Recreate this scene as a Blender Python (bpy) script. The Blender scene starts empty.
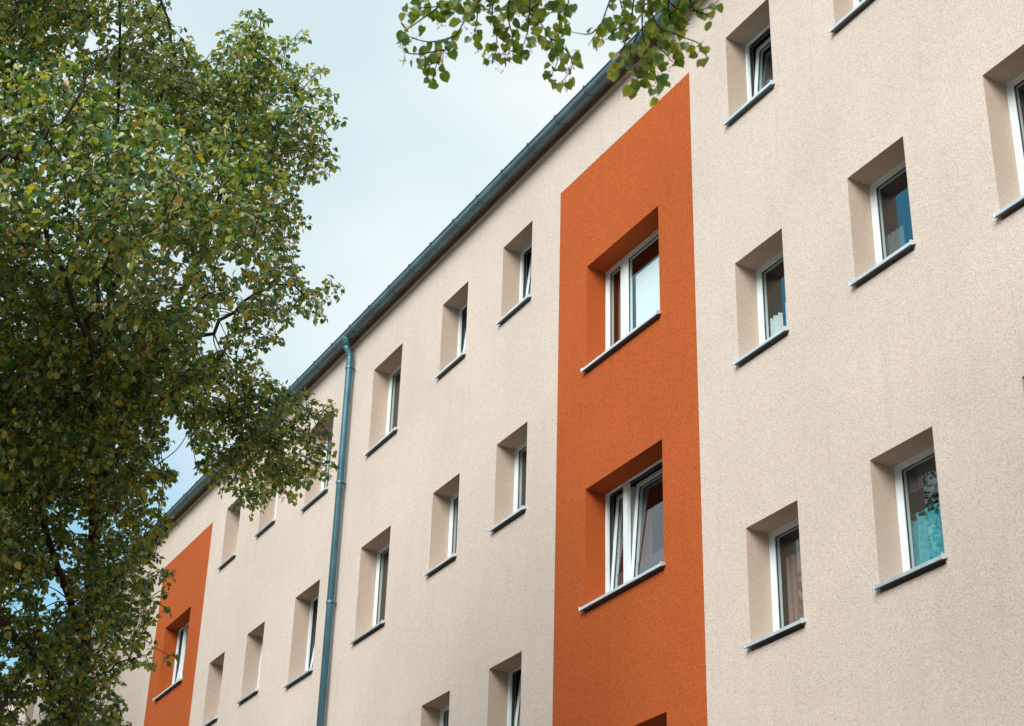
import bpy, bmesh, math, random
import numpy as np
from mathutils import Vector, Matrix

random.seed(7); rng = np.random.default_rng(11)
scene = bpy.context.scene
col = scene.collection
R = math.radians
GROUND = -1.7                    # camera height is z = 0

# ------------------------------------------------------------------ camera
CW, CH, FPX, CAMY = 1024, 726, 1688.21, -8.577
cam_r = Vector((0.48428037, 0.87450532, 0.02670147))
cam_u = Vector((0.40054694, -0.24873969, 0.88186774))
cam_f = Vector((-0.77783975, 0.41637604, 0.47074018))
CAM = Vector((0, CAMY, 0))

def at(px, py, d):
    """point of the place seen in direction (px, py) of the photograph, d metres away"""
    v = cam_f + cam_r * ((px - CW / 2) / FPX) + cam_u * ((CH / 2 - py) / FPX)
    return CAM + v.normalized() * d

cd = bpy.data.cameras.new('camera'); co = bpy.data.objects.new('camera', cd); col.objects.link(co)
cd.sensor_width = 36; cd.lens = FPX / CW * 36
m = Matrix((cam_r, cam_u, -cam_f)).transposed().to_4x4(); m.translation = CAM
co.matrix_world = m
cd.clip_start = 0.1; cd.clip_end = 5000
cd.dof.use_dof = True; cd.dof.focus_distance = 19.0; cd.dof.aperture_fstop = 4.5
scene.camera = co

# ------------------------------------------------------------------ helpers
def link(o, parent=None):
    col.objects.link(o)
    if parent: o.parent = parent
    return o

def empty(name, loc, label, cat, group=None):
    o = bpy.data.objects.new(name, None); o.location = loc; o.empty_display_size = .3
    link(o); o['label'] = label; o['category'] = cat
    if group: o['group'] = group
    return o

def obj(name, me, parent=None, loc=(0, 0, 0)):
    o = bpy.data.objects.new(name, me); o.location = loc
    return link(o, parent)

def tag(o, label, cat, group=None):
    o['label'] = label; o['category'] = cat
    if group: o['group'] = group
    return o

class MB:
    def __init__(s): s.v = []; s.f = []; s.mi = []
    def quad(s, a, b, c, d, mi=0):
        n = len(s.v); s.v += [tuple(a), tuple(b), tuple(c), tuple(d)]; s.f.append((n, n+1, n+2, n+3)); s.mi.append(mi)
    def box(s, x0, x1, y0, y1, z0, z1, mi=0):
        n = len(s.v)
        s.v += [(x0,y0,z0),(x1,y0,z0),(x1,y1,z0),(x0,y1,z0),(x0,y0,z1),(x1,y0,z1),(x1,y1,z1),(x0,y1,z1)]
        for q in ((0,3,2,1),(4,5,6,7),(0,1,5,4),(1,2,6,5),(2,3,7,6),(3,0,4,7)):
            s.f.append(tuple(n+i for i in q)); s.mi.append(mi)
    def ring(s, x0, x1, z0, z1, w, y0, y1, mi=0):
        """mitred rectangular frame in the x-z plane"""
        n = len(s.v)
        for y in (y0, y1):
            s.v += [(x0,y,z0),(x1,y,z0),(x1,y,z1),(x0,y,z1),(x0+w,y,z0+w),(x1-w,y,z0+w),(x1-w,y,z1-w),(x0+w,y,z1-w)]
        for i in range(4):
            j = (i+1) % 4
            for q in ((i,j,4+j,4+i), (8+j,8+i,12+i,12+j), (j,i,8+i,8+j), (4+i,4+j,12+j,12+i)):
                s.f.append(tuple(n+k for k in q)); s.mi.append(mi)
    def tube(s, pts, rad, k=6, cap=True, mi=0):
        pts = [Vector(p) for p in pts]
        if len(pts) < 2: return
        if not hasattr(rad, '__len__'): rad = [rad]*len(pts)
        n0 = len(s.v); ref = None
        for i, p in enumerate(pts):
            t = (pts[min(i+1, len(pts)-1)] - pts[max(i-1, 0)])
            if t.length < 1e-7: t = Vector((0, 0, 1))
            t.normalize()
            if ref is None:
                ref = Vector((1, 0, 0)) if abs(t.x) < .8 else Vector((0, 1, 0))
            a = ref - t*ref.dot(t); a.normalize(); ref = a; b = t.cross(a)
            for j in range(k):
                an = 2*math.pi*j/k
                s.v.append(tuple(p + (a*math.cos(an) + b*math.sin(an))*rad[i]))
        for i in range(len(pts)-1):
            for j in range(k):
                s.f.append((n0+i*k+j, n0+i*k+(j+1) % k, n0+(i+1)*k+(j+1) % k, n0+(i+1)*k+j)); s.mi.append(mi)
        if cap:
            s.f.append(tuple(n0+j for j in reversed(range(k)))); s.mi.append(mi)
            s.f.append(tuple(n0+(len(pts)-1)*k+j for j in range(k))); s.mi.append(mi)
    def mesh(s, name, mats, smooth=False, bevel=0, weld=False):
        me = bpy.data.meshes.new(name); me.from_pydata(s.v, [], s.f)
        for mt in (mats if isinstance(mats, (list, tuple)) else [mats]): me.materials.append(mt)
        me.polygons.foreach_set('material_index', s.mi)
        if bevel or weld:
            bm = bmesh.new(); bm.from_mesh(me)
            bmesh.ops.remove_doubles(bm, verts=bm.verts, dist=1e-5)
            if bevel:
                ed = [e for e in bm.edges if len(e.link_faces) == 2 and e.calc_face_angle(0) > .6]
                bmesh.ops.bevel(bm, geom=ed, offset=bevel, segments=2, affect='EDGES', profile=.6)
            bm.to_mesh(me); bm.free()
        if smooth: me.polygons.foreach_set('use_smooth', [True]*len(me.polygons))
        me.update()
        return me

# ------------------------------------------------------------------ materials
def mat(name):
    m = bpy.data.materials.new(name); m.use_nodes = True
    nt = m.node_tree; return m, nt, nt.nodes, nt.nodes['Principled BSDF']

def simple(name, c, rough=.5, metal=0., noise=0., nscale=8., spec=.5, bump=0., bscale=200.):
    m, nt, N, P = mat(name)
    P.inputs['Roughness'].default_value = rough; P.inputs['Metallic'].default_value = metal
    P.inputs['Specular IOR Level'].default_value = spec
    P.inputs['Base Color'].default_value = (*c, 1)
    tc = N.new('ShaderNodeTexCoord')
    if noise:
        n = N.new('ShaderNodeTexNoise'); n.inputs['Scale'].default_value = nscale; n.inputs['Detail'].default_value = 5
        nt.links.new(tc.outputs['Object'], n.inputs['Vector'])
        r = N.new('ShaderNodeMapRange'); r.inputs['From Min'].default_value = .3; r.inputs['From Max'].default_value = .7
        r.inputs['To Min'].default_value = 1-noise; r.inputs['To Max'].default_value = 1+noise
        nt.links.new(n.outputs['Fac'], r.inputs['Value'])
        mx = N.new('ShaderNodeVectorMath'); mx.operation = 'SCALE'; mx.inputs[0].default_value = c
        nt.links.new(r.outputs[0], mx.inputs['Scale']); nt.links.new(mx.outputs[0], P.inputs['Base Color'])
        r2 = N.new('ShaderNodeMapRange'); r2.inputs['To Min'].default_value = rough*.75; r2.inputs['To Max'].default_value = min(1, rough*1.25)
        nt.links.new(n.outputs['Fac'], r2.inputs['Value']); nt.links.new(r2.outputs[0], P.inputs['Roughness'])
    if bump:
        b = N.new('ShaderNodeTexNoise'); b.inputs['Scale'].default_value = bscale; nt.links.new(tc.outputs['Object'], b.inputs['Vector'])
        bp = N.new('ShaderNodeBump'); bp.inputs['Strength'].default_value = bump; bp.inputs['Distance'].default_value = .01
        nt.links.new(b.outputs['Fac'], bp.inputs['Height']); nt.links.new(bp.outputs[0], P.inputs['Normal'])
    return m

def stucco(name, c, c2, rough_k=1.):
    """scratched render: coarse grains, faint blotches and rain streaks"""
    m, nt, N, P = mat(name); L = nt.links.new
    P.inputs['Roughness'].default_value = .95; P.inputs['Specular IOR Level'].default_value = .15
    tc = N.new('ShaderNodeTexCoord'); geo = tc.outputs['Object']
    def noise(scale, det, rough=.5, vec=None):
        n = N.new('ShaderNodeTexNoise'); n.inputs['Scale'].default_value = scale; n.inputs['Detail'].default_value = det
        n.inputs['Roughness'].default_value = rough; L(vec or geo, n.inputs['Vector']); return n.outputs['Fac']
    def rng_(v, a, b, lo, hi):
        r = N.new('ShaderNodeMapRange'); r.inputs['From Min'].default_value = a; r.inputs['From Max'].default_value = b
        r.inputs['To Min'].default_value = lo; r.inputs['To Max'].default_value = hi; L(v, r.inputs['Value']); return r.outputs[0]
    def mul(a, b):
        q = N.new('ShaderNodeMath'); q.operation = 'MULTIPLY'; L(a, q.inputs[0]); L(b, q.inputs[1]); return q.outputs[0]
    def add(a, b, k):
        q = N.new('ShaderNodeMath'); q.operation = 'MULTIPLY_ADD'; L(b, q.inputs[0]); q.inputs[1].default_value = k; L(a, q.inputs[2]); return q.outputs[0]
    grain = noise(105, 4, .7); fine = noise(240, 2, .6)
    vor = N.new('ShaderNodeTexVoronoi'); vor.inputs['Scale'].default_value = 135; L(geo, vor.inputs['Vector'])
    sep = N.new('ShaderNodeSeparateColor'); L(vor.outputs['Color'], sep.inputs[0]); cell = sep.outputs[0]
    mp = N.new('ShaderNodeMapping'); mp.inputs['Scale'].default_value = (3.2, 3.2, .35); L(geo, mp.inputs['Vector'])
    streak = noise(1.6, 5, .6, mp.outputs[0]); blotch = noise(.55, 5, .6)
    h = add(add(cell, fine, .7), grain, .8)
    bp = N.new('ShaderNodeBump'); bp.inputs['Strength'].default_value = .5*rough_k; bp.inputs['Distance'].default_value = .006
    L(h, bp.inputs['Height']); L(bp.outputs[0], P.inputs['Normal'])
    mx = N.new('ShaderNodeMix'); mx.data_type = 'RGBA'
    mx.inputs['A'].default_value = (*c2, 1); mx.inputs['B'].default_value = (*c, 1)
    L(rng_(add(cell, grain, 1.6), .62, 1.45, 0, 1), mx.inputs['Factor'])
    f = mul(mul(rng_(streak, .3, .7, .97, 1.03), rng_(streak, .55, .70, 1, .915)), rng_(blotch, .3, .7, .93, 1.05))
    sc = N.new('ShaderNodeVectorMath'); sc.operation = 'SCALE'; L(mx.outputs['Result'], sc.inputs[0]); L(f, sc.inputs['Scale'])
    L(sc.outputs[0], P.inputs['Base Color'])
    return m

M = {}
M['cream'] = stucco('cream_render', (.662, .588, .540), (.42, .342, .300))
M['orange'] = stucco('orange_render', (.485, .115, .031), (.235, .045, .013))
M['cream_smooth'] = stucco('cream_reveal_warm_shade', (.54, .43, .355), (.42, .32, .255), .25)  # smoother coat; recess shade and warm bounce are put into its colour
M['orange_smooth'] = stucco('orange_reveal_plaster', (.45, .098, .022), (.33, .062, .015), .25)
M['zinc'] = simple('weathered_zinc', (.115, .215, .27), .45, .12, .25, 3)
M['zinc_light'] = simple('zinc_pipe', (.065, .165, .215), .45, .5, .2, 4)
M['bracket'] = simple('dark_bracket', (.07, .135, .17), .5, .15, .2, 6)
M['pvc'] = simple('white_pvc', (.70, .79, .83), .35, 0, .04, 3)
M['sill'] = simple('coated_sill_metal', (.66, .76, .82), .38, .6, .10, 5)
M['eave'] = simple('eave_board', (.30, .29, .28), .8, 0, .2, 3)
M['trim'] = simple('plaster_stop', (.68, .55, .47), .8, 0, .1, 6)
M['joint_shadow'] = simple('joint_shadow_brown', (.13, .07, .05), .9, 0, .1, 6)
M['tile'] = simple('roof_tile', (.09, .06, .05), .8, 0, .2, 2)
M['gasket'] = simple('black_gasket_and_shade', (.02, .02, .022), .7)
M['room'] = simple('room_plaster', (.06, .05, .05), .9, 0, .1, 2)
M['asphalt'] = simple('asphalt', (.045, .042, .04), .95, 0, .2, 1.2, bump=.5, bscale=80)
M['paving'] = simple('paving', (.17, .07, .035), .9, 0, .12, 2, bump=.3, bscale=60)
M['kerb'] = simple('kerb_stone', (.33, .32, .30), .85, 0, .12, 4)
M['soil'] = simple('soil', (.075, .04, .02), .95, 0, .3, 3)
M['lawn'] = simple('lawn', (.055, .042, .018), .95, 0, .3, 2, bump=.8, bscale=40)
M['curtain_teal'] = simple('turquoise_cloth', (.045, .30, .36), .9, 0, .30, 22)
M['curtain_white'] = simple('net_cloth', (.50, .58, .60), .9, 0, .12, 25)
M['curtain_grey'] = simple('grey_net_cloth', (.075, .095, .10), .9, 0, .12, 25)
M['curtain_brown'] = simple('brown_cloth', (.20, .12, .10), .9, 0, .12, 20)
M['curtain_blue'] = simple('blue_cloth', (.05, .33, .48), .9, 0, .10, 20)
M['blind'] = simple('white_blind', (.80, .84, .86), .7, 0, .02, 5)

def glass():
    m, nt, N, P = mat('window_glass'); L = nt.links.new; N.remove(P)
    out = N['Material Output']
    tr = N.new('ShaderNodeBsdfTransparent'); tr.inputs[0].default_value = (.88, .94, .94, 1)
    gl = N.new('ShaderNodeBsdfGlossy'); gl.inputs['Roughness'].default_value = .005; gl.inputs['Color'].default_value = (.86, .96, 1, 1)
    fr = N.new('ShaderNodeFresnel'); ge = N.new('ShaderNodeNewGeometry'); mr = N.new('ShaderNodeMapRange')
    mr.inputs['To Min'].default_value = 2.0; mr.inputs['To Max'].default_value = 1/2.0      # same reflection from either side
    L(ge.outputs['Backfacing'], mr.inputs['Value']); L(mr.outputs[0], fr.inputs['IOR'])
    mx = N.new('ShaderNodeMixShader'); L(fr.outputs[0], mx.inputs[0]); L(tr.outputs[0], mx.inputs[1]); L(gl.outputs[0], mx.inputs[2])
    L(mx.outputs[0], out.inputs['Surface'])
    return m
M['glass'] = glass()

def leaf_mat(name, stops, trans, tcol, rough=.42, under=None):
    m, nt, N, P = mat(name); L = nt.links.new
    g = N.new('ShaderNodeNewGeometry'); cr = N.new('ShaderNodeValToRGB')
    e = cr.color_ramp.elements
    while len(e) > 1: e.remove(e[-1])
    e[0].position = stops[0][0]; e[0].color = (*stops[0][1], 1)
    for p, c in stops[1:]:
        k = e.new(p); k.color = (*c, 1)
    L(g.outputs['Random Per Island'], cr.inputs[0])
    if under:
        # the underside of a linden leaf is paler and greyer
        mu = N.new('ShaderNodeMix'); mu.data_type = 'RGBA'; L(g.outputs['Backfacing'], mu.inputs['Factor'])
        L(cr.outputs[0], mu.inputs['A']); mu.inputs['B'].default_value = (*under, 1); L(mu.outputs['Result'], P.inputs['Base Color'])
    else: L(cr.outputs[0], P.inputs['Base Color'])
    P.inputs['Roughness'].default_value = rough; P.inputs['Specular IOR Level'].default_value = .85
    t = N.new('ShaderNodeBsdfTranslucent')
    mc = N.new('ShaderNodeMix'); mc.data_type = 'RGBA'; mc.blend_type = 'MULTIPLY'; mc.inputs['Factor'].default_value = 1
    L(cr.outputs[0], mc.inputs['A']); mc.inputs['B'].default_value = (*tcol, 1); L(mc.outputs['Result'], t.inputs[0])
    ms = N.new('ShaderNodeMixShader'); ms.inputs[0].default_value = trans
    L(P.outputs[0], ms.inputs[1]); L(t.outputs[0], ms.inputs[2]); L(ms.outputs[0], N['Material Output'].inputs['Surface'])
    return m
M['leaf'] = leaf_mat('linden_leaf', [(0, (.020, .090, .058)), (.3, (.055, .155, .055)), (.6, (.150, .225, .034)), (.85, (.31, .335, .055)), (.990, (.34, .29, .05)), (.997, (.36, .19, .04))], .42, (2.2, 2.0, .6), .24, (.135, .215, .10))
M['leaf_near'] = leaf_mat('linden_leaf_near', [(0, (.055, .135, .050)), (.5, (.12, .18, .035)), (1, (.23, .25, .04))], .6, (2.0, 2.0, .8), .4)
M['bract'] = leaf_mat('linden_bract', [(0, (.32, .32, .13)), (.5, (.52, .49, .24)), (.96, (.60, .53, .30)), (1, (.42, .24, .09))], .3, (1.2, 1.1, .8), .6)
M['bark'] = simple('linden_bark', (.030, .024, .020), .95, 0, .35, 9, bump=.8, bscale=30)
M['nutlet'] = simple('linden_nutlet', (.10, .10, .05), .8)

# ------------------------------------------------------------------ setting
def struct(name, me, loc=(0, 0, 0)):
    o = obj(name, me, None, loc); o['kind'] = 'structure'; return o
b = MB(); b.quad((-600, -600, 0), (600, -600, 0), (600, 600, 0), (-600, 600, 0)); struct('ground', b.mesh('ground', M['soil']), (0, 0, GROUND))
b = MB(); b.box(-80, 60, -6.2, -3.6, -.1, .006); struct('lawn_strip', b.mesh('lawn_strip', M['lawn']), (0, 0, GROUND))
b = MB(); b.box(-80, 60, -3.6, -.02, -.1, .012); struct('house_path', b.mesh('house_path', M['paving']), (0, 0, GROUND))
b = MB(); b.box(-80, 60, -9.8, -6.2, -.1, .014); struct('pavement', b.mesh('pavement', M['paving']), (0, 0, GROUND))
b = MB(); b.box(-80, 60, -9.95, -9.8, -.2, .02); struct('kerb', b.mesh('kerb', M['kerb'], bevel=.01), (0, 0, GROUND))
b = MB(); b.quad((-80, -17, -.1), (60, -17, -.1), (60, -9.95, -.1), (-80, -9.95, -.1)); 
road = struct('road', b.mesh('road', M['asphalt']), (0, 0, GROUND + .106))

# ------------------------------------------------------------------ the apartment building
Z1T, HS, HT, ZAT, HA, PT, REC, ST = 11.526, 1.132, 1.392, 10.158, 1.373, 11.531, .256, 2.8
U0, U1 = -52.0, 2.5
WALLTOP = 12.292
# (u centre, width, kind)
COLS = {'G': (-11.07, .756, 's'), 'H': (-9.343, .757, 's'), 'I': (-7.50, .96, 't'),
        'O': (-13.522, 1.487, 'o'), 'F': (-15.972, .757, 's'), 'E': (-17.695, .75, 's'), 'D': (-19.818, .967, 't'),
        'C': (-22.205, .93, 't'), 'B': (-24.286, .755, 's'), 'A': (-26.047, .735, 's'), 'P': (-28.522, 1.40, 'o'),
        'J': (-30.97, .755, 's'), 'K': (-32.69, .755, 's'), 'L': (-34.8, .96, 't'), 'N': (-37.2, .95, 't'), 'Q': (-39.27, .755, 's'),
        'S': (-41.0, .755, 's'), 'T': (-43.5, 1.45, 'o'), 'V': (-46.0, .755, 's'), 'X': (-47.7, .755, 's')}
PANELS = [(-14.898, -12.13), (-29.81, -27.127), (-44.9, -42.1)]
# openings that the photograph (or a view just beside it) shows
ROWS = {c: (1, 2, 3, 4) for c in COLS}
wins = []
for c, (uc, w, k) in COLS.items():
    rows = (1, 2, 3) if k != 'o' else (1, 2, 3)
    for r in rows:
        zt = (Z1T if k != 'o' else ZAT) - ST*(r-1)
        h = {'s': HS, 't': HT, 'o': HA}[k]
        if c in 'PJKLNQSTVX' and r > 2: continue
        wins.append((c, r, uc, w, zt, h, k))

BLD = Vector(((U0+U1)/2, 5, GROUND))
building = empty('apartment_building', BLD, 'long cream rendered apartment block with orange vertical bands and rows of recessed windows', 'building')

ucut = sorted({U0, U1} | {round(x, 4) for p_ in PANELS for x in p_} | {round(w_[2]+s*w_[3]/2, 4) for w_ in wins for s in (-1, 1)})
zcut = sorted({GROUND, WALLTOP, PT} | {round(z, 4) for w_ in wins for z in (w_[4], w_[4]-w_[5]-.03)})
def hole(u, z):
    for c, r, uc, w, zt, h, k in wins:
        if abs(u-uc) < w/2 and zt-h-.03 < z < zt: return True
    return False
wall = MB(); pan = [MB() for _ in PANELS]
for i in range(len(ucut)-1):
    for j in range(len(zcut)-1):
        u0, u1, z0, z1 = ucut[i], ucut[i+1], zcut[j], zcut[j+1]
        if hole((u0+u1)/2, (z0+z1)/2): continue
        t = wall
        for q, (a, b_) in zip(pan, PANELS):
            if a < (u0+u1)/2 < b_ and z1 <= PT + .001: t = q
        t.quad((u0, 0, z0), (u1, 0, z0), (u1, 0, z1), (u0, 0, z1))
DEP = .34
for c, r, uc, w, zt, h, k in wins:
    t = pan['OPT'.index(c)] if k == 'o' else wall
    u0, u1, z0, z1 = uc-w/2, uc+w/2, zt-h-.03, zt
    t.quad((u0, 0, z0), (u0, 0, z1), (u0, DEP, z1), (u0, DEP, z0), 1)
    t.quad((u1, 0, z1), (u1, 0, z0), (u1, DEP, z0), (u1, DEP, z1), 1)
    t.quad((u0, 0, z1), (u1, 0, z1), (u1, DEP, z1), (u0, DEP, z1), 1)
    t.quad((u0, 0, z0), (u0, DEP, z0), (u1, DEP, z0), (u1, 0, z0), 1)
# gable ends and the rear of the block
wall.quad((U0, 0, GROUND), (U0, 0, WALLTOP), (U0, 11, WALLTOP), (U0, 11, GROUND))
wall.quad((U1, 0, GROUND), (U1, 11, GROUND), (U1, 11, WALLTOP), (U1, 0, WALLTOP))
wall.quad((U0, 11, GROUND), (U0, 11, WALLTOP), (U1, 11, WALLTOP), (U1, 11, GROUND))
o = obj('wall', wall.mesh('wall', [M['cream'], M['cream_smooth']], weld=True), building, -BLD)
for q in pan:
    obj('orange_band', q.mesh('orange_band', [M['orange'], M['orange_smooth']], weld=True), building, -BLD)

# rooms behind the windows
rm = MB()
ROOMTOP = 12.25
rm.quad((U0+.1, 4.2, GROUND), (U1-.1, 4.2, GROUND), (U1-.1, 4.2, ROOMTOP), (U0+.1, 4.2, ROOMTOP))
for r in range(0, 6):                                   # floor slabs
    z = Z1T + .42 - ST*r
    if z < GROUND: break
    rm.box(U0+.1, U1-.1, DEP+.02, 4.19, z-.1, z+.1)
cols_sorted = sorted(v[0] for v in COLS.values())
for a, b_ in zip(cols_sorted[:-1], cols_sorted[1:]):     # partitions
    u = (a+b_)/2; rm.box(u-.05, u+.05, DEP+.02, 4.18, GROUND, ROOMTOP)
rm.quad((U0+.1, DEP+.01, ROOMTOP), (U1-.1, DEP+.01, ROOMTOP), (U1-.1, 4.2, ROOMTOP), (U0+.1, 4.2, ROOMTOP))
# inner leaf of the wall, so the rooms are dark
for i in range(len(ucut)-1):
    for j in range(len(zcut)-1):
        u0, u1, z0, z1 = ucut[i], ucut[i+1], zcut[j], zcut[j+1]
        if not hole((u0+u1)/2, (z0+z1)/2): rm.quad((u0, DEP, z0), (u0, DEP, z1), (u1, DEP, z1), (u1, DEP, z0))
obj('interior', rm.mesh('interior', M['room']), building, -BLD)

# roof, eave, gutter
rf = MB()
rf.quad((U0-.2, -.20, 12.45), (U1+.2, -.20, 12.45), (U1+.2, 5.5, 14.2), (U0-.2, 5.5, 14.2))
rf.quad((U0-.2, 5.5, 14.2), (U1+.2, 5.5, 14.2), (U1+.2, 11.3, 12.42), (U0-.2, 11.3, 12.42))
roof = obj('roof', rf.mesh('roof', M['tile']), building, -BLD)
ev = MB(); ev.box(U0-.1, U1+.1, -.135, -.022, 12.405, 12.43); ev.box(U0-.1, U1+.1, -.15, -.135, 12.385, 12.445); ev.box(U0-.1, U1+.1, -.022, .05, 12.337, 12.404)
obj('eave_board', ev.mesh('eave_board', M['eave']), building, -BLD)
tr = MB(); tr.box(U0-.05, U1+.05, -.026, .04, 12.294, 12.335); tr.box(U0-.05, U1+.05, -.033, -.0265, 12.304, 12.318)
obj('eave_trim', tr.mesh('eave_trim', M['trim'], bevel=.002), building, -BLD)

GY, GZ, GR = -.172, 12.40, .080
def gutter_piece(mb, u0, u1):
    n = 14; prof = []
    for i in range(n+1):
        a = math.pi + math.pi*i/n
        prof.append((GY+GR*math.cos(a), GZ+GR*math.sin(a)))
    inner = [(GY+(y-GY)*.96, GZ+(z-GZ)*.96) for y, z in prof]
    for p_ in (prof, inner):
        for i in range(n):
            (y0, z0), (y1, z1) = p_[i], p_[i+1]
            mb.quad((u0, y0, z0), (u1, y0, z0), (u1, y1, z1), (u0, y1, z1))
g = MB(); u = U0-.1
while u < U1:
    gutter_piece(g, u, min(u+3.0, U1+.1)); u += 3.0
g.tube([(U0-.1, GY-GR-.004, GZ+.004), (U1+.1, GY-GR-.004, GZ+.004)], .011, 8)     # rolled front bead
gut = obj('gutter', g.mesh('gutter', M['zinc'], smooth=True, weld=True), building, -BLD)
k = 0; u = U0+.35
br_mb = MB()
n = 12
for i in range(n):
    a0 = math.pi+math.pi*i/n; a1 = math.pi+math.pi*(i+1)/n; r1 = GR+.005
    br_mb.quad((-.014, GY+r1*math.cos(a0), GZ+r1*math.sin(a0)), (.014, GY+r1*math.cos(a0), GZ+r1*math.sin(a0)),
               (.014, GY+r1*math.cos(a1), GZ+r1*math.sin(a1)), (-.014, GY+r1*math.cos(a1), GZ+r1*math.sin(a1)))
    for sx in (-.014, .014):
        br_mb.quad((sx, GY+r1*math.cos(a0), GZ+r1*math.sin(a0)), (sx, GY+r1*math.cos(a1), GZ+r1*math.sin(a1)),
                   (sx, GY+GR*math.cos(a1), GZ+GR*math.sin(a1)), (sx, GY+GR*math.cos(a0), GZ+GR*math.sin(a0)))
br_mb.box(-.014, .014, GY-GR-.020, GY-GR+.012, GZ+.002, GZ+.022)
bme = br_mb.mesh('gutter_bracket', M['bracket'], weld=True)
u = -16.66 - .682*28
while u < -6:
    obj('gutter_bracket', bme, gut, (u, 0, 0)); u += .682

# downpipes with swan neck and clamps
for pu in (-21.035, -36.0):
    d = MB()
    d.tube([(pu, GY, GZ-.05), (pu, GY, GZ-.085), (pu, GY, GZ-.115), (pu, GY, GZ-.19)], [.078, .070, .050, .050], 16)
    d.tube([(pu, GY, GZ-.18), (pu, GY+.01, GZ-.22), (pu, GY+.05, GZ-.28), (pu, GY+.072, GZ-.33), (pu, GY+.074, GZ-.37)], .048, 16)
    d.tube([(pu, GY+.074, GZ-.36), (pu, GY+.074, GZ-.372), (pu, GY+.074, GZ-.40), (pu, GY+.074, GROUND)], [.054, .056, .051, .051], 16)
    dp = obj('downpipe', d.mesh('downpipe', M['zinc_light'], smooth=True), building, -BLD)
    cl = MB(); yc = GY+.074
    cl.tube([(0, yc, -.018), (0, yc, .018)], .060, 16); cl.box(-.012, .012, yc+.05, .0, -.012, .012); cl.box(.052, .085, yc-.012, yc+.012, -.012, .012); cl.box(-.085, -.052, yc-.012, yc+.012, -.012, .012)
    cme = cl.mesh('pipe_clamp', M['zinc_light'])
    for z in (11.86, 9.97, 8.13, 6.29, 4.4): obj('pipe_clamp', cme, dp, (pu, 0, z))
    jm = MB(); jm.box(pu-.195, pu-.150, -.004, .0, GROUND, 12.285)  # brown strip for the section seam and the pipe's painted shadow
    obj('joint_and_pipe_shadow', jm.mesh('joint_and_pipe_shadow', M['joint_shadow']), building, -BLD)

# windows -----------------------------------------------------------
FW, SW = .022, .044
LIFT = .018       # the head of the frame sits behind the lintel render
MUL = -.363
def frame_mesh(w, h, double):
    mb = MB(); x0, x1 = -w/2+.001, w/2-.001
    mb.ring(x0, x1, -h+.001, LIFT, FW, REC, REC+.034)
    # raised outer lip: the double line of a plastic frame
    mb.ring(x0+.0005, x1-.0005, -h+.0015, LIFT-.0005, .010, REC-.006, REC-.0005)
    mb.ring(x0+.0005, x1-.0005, -h+.0015, LIFT-.0005, FW-.003, REC+.0345, REC+.083, 1)      # rebate coloured black for its shade, together with its gasket
    if double: mb.box(MUL-.036, MUL+.036, REC+.001, REC+.050, -h+FW+.001, LIFT-FW-.001)
    return mb.mesh('window', [M['pvc'], M['gasket']], bevel=.003)
def sash_mesh(w, h):
    mb = MB()
    mb.ring(-w/2, w/2, 0, h, SW, 0, .06)
    mb.ring(-w/2+SW-.006, w/2-SW+.006, SW-.006, h-SW+.006, .012, .0005, .0595)
    return mb.mesh('sash', M['pvc'], bevel=.003)
def gasket_mesh(w, h):
    mb = MB(); mb.ring(-w/2+SW+.0045, w/2-SW-.0045, SW+.0045, h-SW-.0045, .006, .011, .026)
    return mb.mesh('gasket', M['gasket'])
def pane_mesh(w, h):
    mb = MB(); a = SW+.004
    mb.quad((-w/2+a, .016, a), (w/2-a, .016, a), (w/2-a, .016, h-a), (-w/2+a, .016, h-a))
    return mb.mesh('pane', M['glass'])
def sill_mesh(w):
    mb = MB(); x0, x1 = -w/2-.022, w/2+.022; t = .004
    # sloping sheet inside the reveal, nose in front of the wall, end caps
    yb, zb, yf, zf = REC+.01, .054, -.054, .027
    xi0, xi1 = -w/2+.002, w/2-.002
    n = len(mb.v)
    def prism(xa, xb, prof):
        n = len(mb.v)
        for x in (xa, xb): mb.v.extend((x, y, z) for y, z in prof)
        m_ = len(prof)
        for i in range(m_): mb.f.append((n+i, n+(i+1) % m_, n+m_+(i+1) % m_, n+m_+i)); mb.mi.append(0)
        mb.f.append(tuple(n+i for i in reversed(range(m_)))); mb.mi.append(0)
        mb.f.append(tuple(n+m_+i for i in range(m_))); mb.mi.append(0)
    zm = zf+(zb-zf)*(.0-yf)/(yb-yf)
    prism(xi0, xi1, [(-.001, zm), (yb, zb), (yb, zb-.012), (-.001, zm-.012)])
    prism(x0, x1, [(yf, zf), (-.002, zm), (-.002, zm-.012), (yf+.006, zf-.010), (yf+.006, zf-.030), (yf, zf-.030)])
    for xa, xb in ((x0-.006, x0+.008), (x1-.008, x1+.006)):
        prism(xa, xb, [(yf-.004, zf+.012), (-.0015, zm+.012), (-.0015, zm-.015), (yf+.01, zf-.034), (yf-.004, zf-.034)])
    return mb.mesh('sill', M['sill'], bevel=.0015)

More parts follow.
